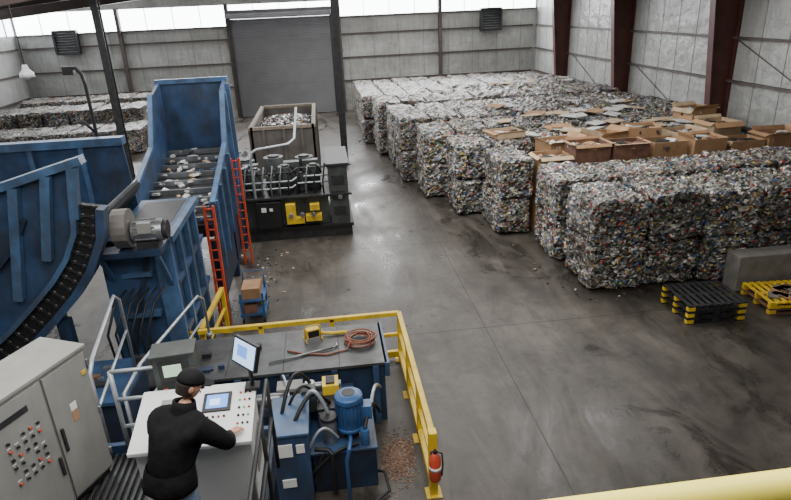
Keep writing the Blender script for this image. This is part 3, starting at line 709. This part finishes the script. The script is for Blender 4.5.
# ---------------------------------------------------------------- man
def skinned(verts,edges,radii,root=0,sub=2):
    me=bpy.data.meshes.new('t'); me.from_pydata(verts,edges,[]); o=bpy.data.objects.new('t',me); col.objects.link(o)
    md=o.modifiers.new('s','SKIN'); md.use_smooth_shade=True
    for i,r in enumerate(radii):
        sv=me.skin_vertices[0].data[i]; sv.radius=r if isinstance(r,tuple) else (r,r); sv.use_root=(i==root)
    sb=o.modifiers.new('b','SUBSURF'); sb.levels=sub
    dg=bpy.context.evaluated_depsgraph_get(); dg.update()
    out=bpy.data.meshes.new_from_object(o.evaluated_get(dg)); bpy.data.objects.remove(o); return out
O=Vector((-1.45,4.0,PZ)); Fw=Vector((.5,.866,0)); Rt=Vector((.866,-.5,0)); ZS=.97
def L(r,f_,z): return O+Rt*r+Fw*f_+Vector((0,0,z*ZS))
V=[];E=[];R=[]
def add(p,r,par=None):
    V.append(L(*p)); R.append(r); i=len(V)-1
    if par is not None: E.append((par,i))
    return i
pel=add((0,-.05,.93),.175)
wa=add((0,-.01,1.10),.19,pel); ch=add((0,.08,1.27),.205,wa); uc=add((0,.18,1.41),.16,ch); nk=add((0,.25,1.50),.062,uc); n2_=add((0,.29,1.58),.056,nk)
RW=(.12,.56,1.03); LW=(-.27,.48,1.015)
for s,el,wr in ((1,(.32,.33,1.17),RW),(-1,(-.37,.27,1.15),LW)):
    sh_=add((s*.20,.18,1.40),.11,uc); um=add((s*.27,(.19+el[1])/2,1.29),.088,sh_); e_=add(el,.074,um)
    fm=add(tuple((el[i]*.45+wr[i]*.55) for i in range(3)),.062,e_)
    w_=add(wr,.042,fm)
    hp=add((s*.10,-.03,.82),.12,pel); kn=add((s*.12,.03,.48),.082,hp); an=add((s*.12,-.02,.11),.055,kn); hl=add((s*.12,.0,.055),.05,an); to=add((s*.13,.15,.045),.04,hl)
body=skinned(V,E,R,pel)
man=MB('man_operator')
nkc=L(0,.29,1.58)
def bm_(c_):
    z=(c_.z-PZ)/ZS
    if z<.10: return BLACK
    if z<.93: return JEAN
    if (c_-nkc).length<.085: return SKIN
    return JACK
man.add_mesh(body,None,bm_)
def ringloop(cx_,fy,z,rx,ry,n=24,wv=.0,tilt=0):
    return [L(cx_+(rx+wv*math.sin(i*2.1))*math.cos(2*math.pi*i/n),fy+(ry+wv*math.sin(i*1.7))*math.sin(2*math.pi*i/n),z+tilt*math.sin(2*math.pi*i/n)) for i in range(n)]
man.rings([ringloop(0,-.04,.965,.19,.15),ringloop(0,-.04,.96,.232,.188,wv=.008),ringloop(0,-.04,1.0,.235,.19,wv=.008),ringloop(0,-.03,1.06,.225,.185,wv=.006),ringloop(0,.0,1.14,.20,.17)],JACK,cap=False)
man.rings([ringloop(0,.22,1.45,.12,.11,tilt=-.02),ringloop(0,.25,1.52,.098,.092,tilt=-.03),ringloop(0,.265,1.575,.088,.085,tilt=-.035),ringloop(0,.265,1.56,.072,.068,tilt=-.035)],JACK,cap=False)
def hand(wr,dirv,side):
    wr=Vector(wr); d=Vector(dirv).normalized(); sd=Vector((d.y,-d.x,0)).normalized()
    P=lambda a,b_,c_: tuple(wr+d*a+sd*b_+Vector((0,0,c_)))
    vs=[P(-.02,0,0),P(.03,0,-.005),P(.08,0,-.01)]
    me=skinned([L(*p) for p in vs],[(0,1),(1,2)],[(.026,.026),(.036,.026),(.038,.02)]); man.add_mesh(me,SKIN)
    for b_,ln in ((-.030,.068),(-.010,.078),(.010,.073),(.029,.058)):
        vs=[P(.06,b_*.9,-.008),P(.095,b_,-.006),P(.095+ln*.5,b_*1.15,-.012),P(.095+ln,b_*1.25,-.034)]
        me=skinned([L(*p) for p in vs],[(0,1),(1,2),(2,3)],[.010,.0095,.0085,.007]); man.add_mesh(me,SKIN)
    vs=[P(.02,-side*.02,-.008),P(.05,-side*.048,-.015),P(.085,-side*.062,-.026)]
    me=skinned([L(*p) for p in vs],[(0,1),(1,2)],[.013,.011,.008]); man.add_mesh(me,SKIN)
hand(RW,(.1,1,-.16),1)
hand(LW,(.3,1,-.14),-1)
hc=L(.01,.345,1.675)
hf=Vector((.86,.36,-.38)).normalized(); hr=hf.cross(Vector((0,0,1))).normalized(); hu=hr.cross(hf)
HM=Matrix(((hr.x,hf.x,hu.x,hc.x),(hr.y,hf.y,hu.y,hc.y),(hr.z,hf.z,hu.z,hc.z),(0,0,0,1)))@Matrix.Scale(1.08,4)
rs=[]
for i in range(1,18):
    th=math.pi*i/18; ring=[]
    for j in range(20):
        ph=2*math.pi*j/20; x=math.sin(th)*math.cos(ph)*.076; y=math.sin(th)*math.sin(ph)*.095; z=math.cos(th)*.118
        if z<0: x*=1+z*2.2; y=y*(1+z*1.2)+(-z)*.12
        if y>.06 : y=.06+(y-.06)*.75
        ring.append(HM@Vector((x,y,z)))
    rs.append(ring)
man.rings(rs[::-1],SKIN)
H3=HM.to_3x3()
man.tube([HM@Vector((0,.085,.02)),HM@Vector((0,.108,-.018)),HM@Vector((0,.09,-.03))],.01,SKIN,8,[.008,.015,.012])
for s in (-1,1):
    man.ball(HM@Vector((s*.03,.083,.012)),.011,LABEL,M=H3,seg=8); man.ball(HM@Vector((s*.03,.092,.012)),.005,BLACK,M=H3,seg=6)
    man.ball(HM@Vector((s*.078,-.005,-.005)),.03,SKIN,(.35,.7,1),M=H3,seg=8)
    man.tube([HM@Vector((s*.045,.08,.032)),HM@Vector((s*.018,.088,.034))],.004,HAIR,6)
man.tube([HM@Vector((-.022,.085,-.055)),HM@Vector((0,.094,-.054)),HM@Vector((.022,.085,-.055))],.005,RUST,6)
rs=[]
for i in range(9):
    z=.03-i*.012; k=1-max(0,-z)*1.5
    rs.append([HM@Vector((.081*k*math.cos(a),-.01+.094*k*math.sin(a),z)) for a in [math.radians(170+j*10) for j in range(21)]]+[HM@Vector((.06*k*math.cos(a),-.01+.07*k*math.sin(a),z)) for a in [math.radians(370-j*10) for j in range(21)]])
man.rings(rs,HAIR)
rs=[]
for i in range(0,9):
    a=i/8*math.pi/2*.97; rr=math.cos(a); rs.append([HM@Vector((.087*rr*math.cos(b_),-.002+.106*rr*math.sin(b_),.035+.1*math.sin(a))) for b_ in [2*math.pi*j/24 for j in range(24)]])
man.rings(rs,CAPM)
br=[(-.07,.07),(-.065,.13),(-.035,.17),(0,.18),(.035,.17),(.065,.13),(.07,.07)]
man.prism([HM@Vector((x,y,.04-abs(x)*.2-(y-.07)*.1)) for x,y in br],hu*.006,CAPM)
man.done()

# ---------------------------------------------------------------- second baler/power unit mid floor
c=MB('hydraulic_baler_unit')
c.box(-3.35,.6,18.35,20.8,0,.35,DARK); c.box(-3.4,.65,18.3,20.85,.32,.42,BLACK)
c.box(-3.3,-.1,18.5,20.6,.42,1.35,GRN); c.box(-.05,.55,18.35,20.7,.42,2.3,GRN)
c.box(-3.4,.65,18.3,20.8,1.35,1.42,DARK)
c.box(-.1,.62,18.3,20.75,2.3,2.38,DARK)
for x in (-2.9,-1.8,-.9): c.box(x-.05,x+.05,18.42,18.5,.42,1.35,DARK)
c.box(-2.35,-1.6,18.22,18.5,.45,1.3,BLACK); c.box(-2.2,-2.05,18.21,18.22,1.0,1.15,LABEL); c.box(-1.95,-1.85,18.21,18.22,1.02,1.12,LABEL)
for (x0,x1,z0,z1) in ((-1.45,-.9,.55,.72),(-1.45,-1.15,.72,1.2),(-.85,-.35,.6,.8),(-.7,-.4,.95,1.15)): c.box(x0,x1,18.2,18.5,z0,z1,YEL)
for x in (-1.3,-.95,-.6): c.cyl((x,18.1,.85),(x,18.25,.85),.07,STEEL,12)
for i in range(3): c.box(.05,.45,18.33,18.35,.7+i*.5,1.0+i*.5,DARK)
c.cyl((.28,18.28,1.3),(.28,18.35,1.3),.07,STEEL,16)
for (x,y,r,h) in ((-3.1,18.9,.17,.7),(-2.8,18.8,.16,.65),(-2.35,18.9,.2,.8),(-1.85,18.8,.14,.6),(-1.4,18.9,.22,.85),(-.9,18.8,.15,.6),(-.5,19,.2,.8),(-2.7,19.8,.3,.9),(-1.8,19.9,.32,.95),(-.8,19.9,.3,.9)):
    c.cyl((x,y,1.42),(x,y,1.42+h),r,random.choice([GRN,GRN,DARK,GRN]),18); c.cyl((x,y,1.42+h),(x,y,1.47+h),r*.6,DARK,12)
    c.cyl((x,y,1.5),(x,y,1.56),r*1.15,DARK,18)
for (x,y) in ((-2.5,19.3),(-1.2,19.4),(-.6,19.5)): c.box(x-.25,x+.25,y-.15,y+.15,1.42,2.3,random.choice([GRN,DARK]))
for z,y in ((1.65,18.55),(1.85,18.6),(2.1,18.7)): c.tube([(-3.2,y,z),(-1.2,y,z),(-1.0,y+.1,z+.1),(.0,y+.1,z+.1)],.03,random.choice([PIPE,DARK]),8)
for i in range(12):
    x=-3.2+i*.27; c.tube([(x,18.5,1.42),(x,18.45,1.8),(x+.1,18.6,2.2+random.random()*.2),(x+.25,18.9,2.0)],.028,random.choice([BLACK,BLACK,STEEL]),8)
c.tube([(-2.35,18.4,1.4),(-2.35,18.4,2.6),(-2.3,18.4,2.85),(-2.15,18.42,2.95),(-1.2,18.7,3.0),(-1.0,19.0,3.1),(-.9,20.0,3.9)],.04,PIPE,10)
c.tube([(-2.75,18.45,1.4),(-2.75,18.45,2.2),(-2.7,18.5,2.35),(-2.5,18.6,2.4)],.04,PIPE,10)
c.done(.006)
c=MB('open_top_container')
x0,x1,y0,y1,h=-2.95,-.45,24.2,30.0,2.5
BIN=mat('bin_grey_brown',(.09,.08,.073),.6,.1,.35,2)
c.box(x0,x1,y0,y1,.1,.2,BIN)
for a in ((x0,x0+.08,y0,y1),(x1-.08,x1,y0,y1),(x0,x1,y0,y0+.08),(x0,x1,y1-.08,y1)): c.box(*a,.1,h,BIN)
for a in ((x0-.06,x0+.1,y0-.06,y1+.06),(x1-.1,x1+.06,y0-.06,y1+.06),(x0,x1,y0-.06,y0+.1),(x0,x1,y1-.1,y1+.06)): c.box(*a,h,h+.12,WOOD)
for i in range(9):
    y=y0+.2+i*.67; c.box(x1,x1+.1,y-.05,y+.05,.1,h,BIN); c.box(x0-.1,x0,y-.05,y+.05,.1,h,BIN)
for x in (x0+.5,x0+1.3,x1-.5): c.box(x-.05,x+.05,y0-.1,y0,.1,h,BIN)
c.box(x0+.1,x1-.1,y0+.1,y1-.1,.2,2.05,BLACK)
for i in range(900):
    xx=random.uniform(x0+.2,x1-.2); yy=random.uniform(y0+.2,y1-.2); hh=.35*(1-((xx-(x0+x1)/2)/1.25)**2)*(1-((yy-(y0+y1)/2)/2.9)**2)
    M=Matrix.Translation((xx,yy,2.08+hh*random.uniform(.6,1)))@Matrix.Rotation(random.uniform(0,3),4,'Z')@Matrix.Rotation(random.uniform(-.8,.8),4,'X')
    s=random.uniform(.05,.13); c.obox(M,-s,s,-s*.7,s*.7,-.04,.05,random.choice([BLACK,DARK,BLACK,TRASH,DARK,STEEL,BLACK,RUST,LABEL]))
for x in (x0+.3,x1-.3):
    for y in (y0+.5,y1-.5): c.box(x-.1,x+.1,y-.1,y+.1,0,.1,DARK)
c.done()
ORG=mat('orange_plastic',(.65,.16,.04),.5,0,.1,5)
c=MB('orange_bucket'); c.tube([(-3.6,22.6,0),(-3.6,22.6,1.3)],.2,ORG,16,[.27,.32]); c.tube([(-3.6,22.6,1.3),(-3.6,22.6,1.35)],.34,ORG,16); c.done()
c=MB('camera_pole')
c.tube([(-4.75,13.2,0),(-4.75,13.2,5.6),(-4.78,13.2,5.8),(-4.86,13.2,5.92),(-4.98,13.2,5.94)],.035,DARK,10)
c.box(-5.1,-4.9,13.12,13.28,5.8,5.96,DARK); c.tube([(-4.75,13.2,4.6),(-4.95,13.15,4.9)],.03,DARK,8); c.done()
for (X,Y,Z) in ((-11,25,5.0),):
    c=MB('pendant_lamp'); SH=mat('lamp_shade',(.65,.65,.66),.35)
    c.cyl((X,Y,Z+.35),(X,Y,roofz(X)),.015,DARK,8); c.tube([(X,Y,Z-.1),(X,Y,Z+.05),(X,Y,Z+.18),(X,Y,Z+.35)],.3,SH,20,[.28,.24,.12,.09])
    c.ball((X,Y,Z-.08),.12,SH); c.done()
c=MB('catwalk_guard_rail')
c.tube([(-2.5,.955,5.74),(4.5,.955,5.74)],.043,PYEL,20)
c.tube([(-2.5,.955,5.3),(4.5,.955,5.3)],.025,PYEL,14) 
for x in (-2.4,4.4): c.cyl((x,.955,4.75),(x,.955,5.72),.04,PYEL,14)
c.done()
c=MB('catwalk'); c.box(-2.6,4.6,-2.95,1.02,4.65,4.75,DECK); c.box(-2.6,4.6,.98,1.06,4.5,4.75,BLUE_D)
for x in (-2.4,4.4):
    for y in (-2.6,.9): c.box(x-.08,x+.08,y-.08,y+.08,0,4.65,BLUE_D)
c.done()

# ---------------------------------------------------------------- lights
def area(n,loc,rot,sx,sy,e,c=(1,1,1)):
    l=bpy.data.lights.new(n,'AREA'); l.shape='RECTANGLE'; l.size=sx; l.size_y=sy; l.energy=e; l.color=c
    o=bpy.data.objects.new(n,l); o.location=loc; o.rotation_euler=rot; col.objects.link(o)
area('overhead_fill_back',(4,33,8.0),(0,0,0),16,14,1900,(1,.985,.96))  # added fill under the closed roof, lights the rear bays; no roof opening
area('overhead_fill_mid',(4,17,8.0),(0,0,0),14,8,1750,(1,.985,.96))  # unseen fill lamp added above the middle bales and open floor
area('overhead_fill_left',(-9,18,7.8),(0,0,0),8,16,1250,(1,.99,.98))  # fill lamp added below the ceiling to light the left side
area('overhead_fill_near',(0,4,8.3),(0,0,0),10,6,1050,(1,.975,.94))  # out-of-view fill added to brighten the foreground machinery
area('window_daylight_back',(-1,43.3,6.8),(math.radians(-70),0,0),30,1,3600,(.97,.985,1))
wd=bpy.data.worlds.new('World'); scene.world=wd; wd.use_nodes=True
wd.node_tree.nodes['Background'].inputs['Color'].default_value=(.7,.8,.95,1); wd.node_tree.nodes['Background'].inputs['Strength'].default_value=.6

# ---------------------------------------------------------------- camera
cam=bpy.data.cameras.new('camera'); co=bpy.data.objects.new('camera',cam); col.objects.link(co)
r=Vector((.99163,-.12286,-.04134)); u=Vector((.08427,.36858,.92583)); fw=Vector((.09851,.92144,-.37584))
co.matrix_world=Matrix(((r.x,u.x,-fw.x,0),(r.y,u.y,-fw.y,0),(r.z,u.z,-fw.z,6.8),(0,0,0,1)))
cam.sensor_width=36; cam.lens=27.307; cam.clip_start=.05; cam.clip_end=200
scene.camera=co
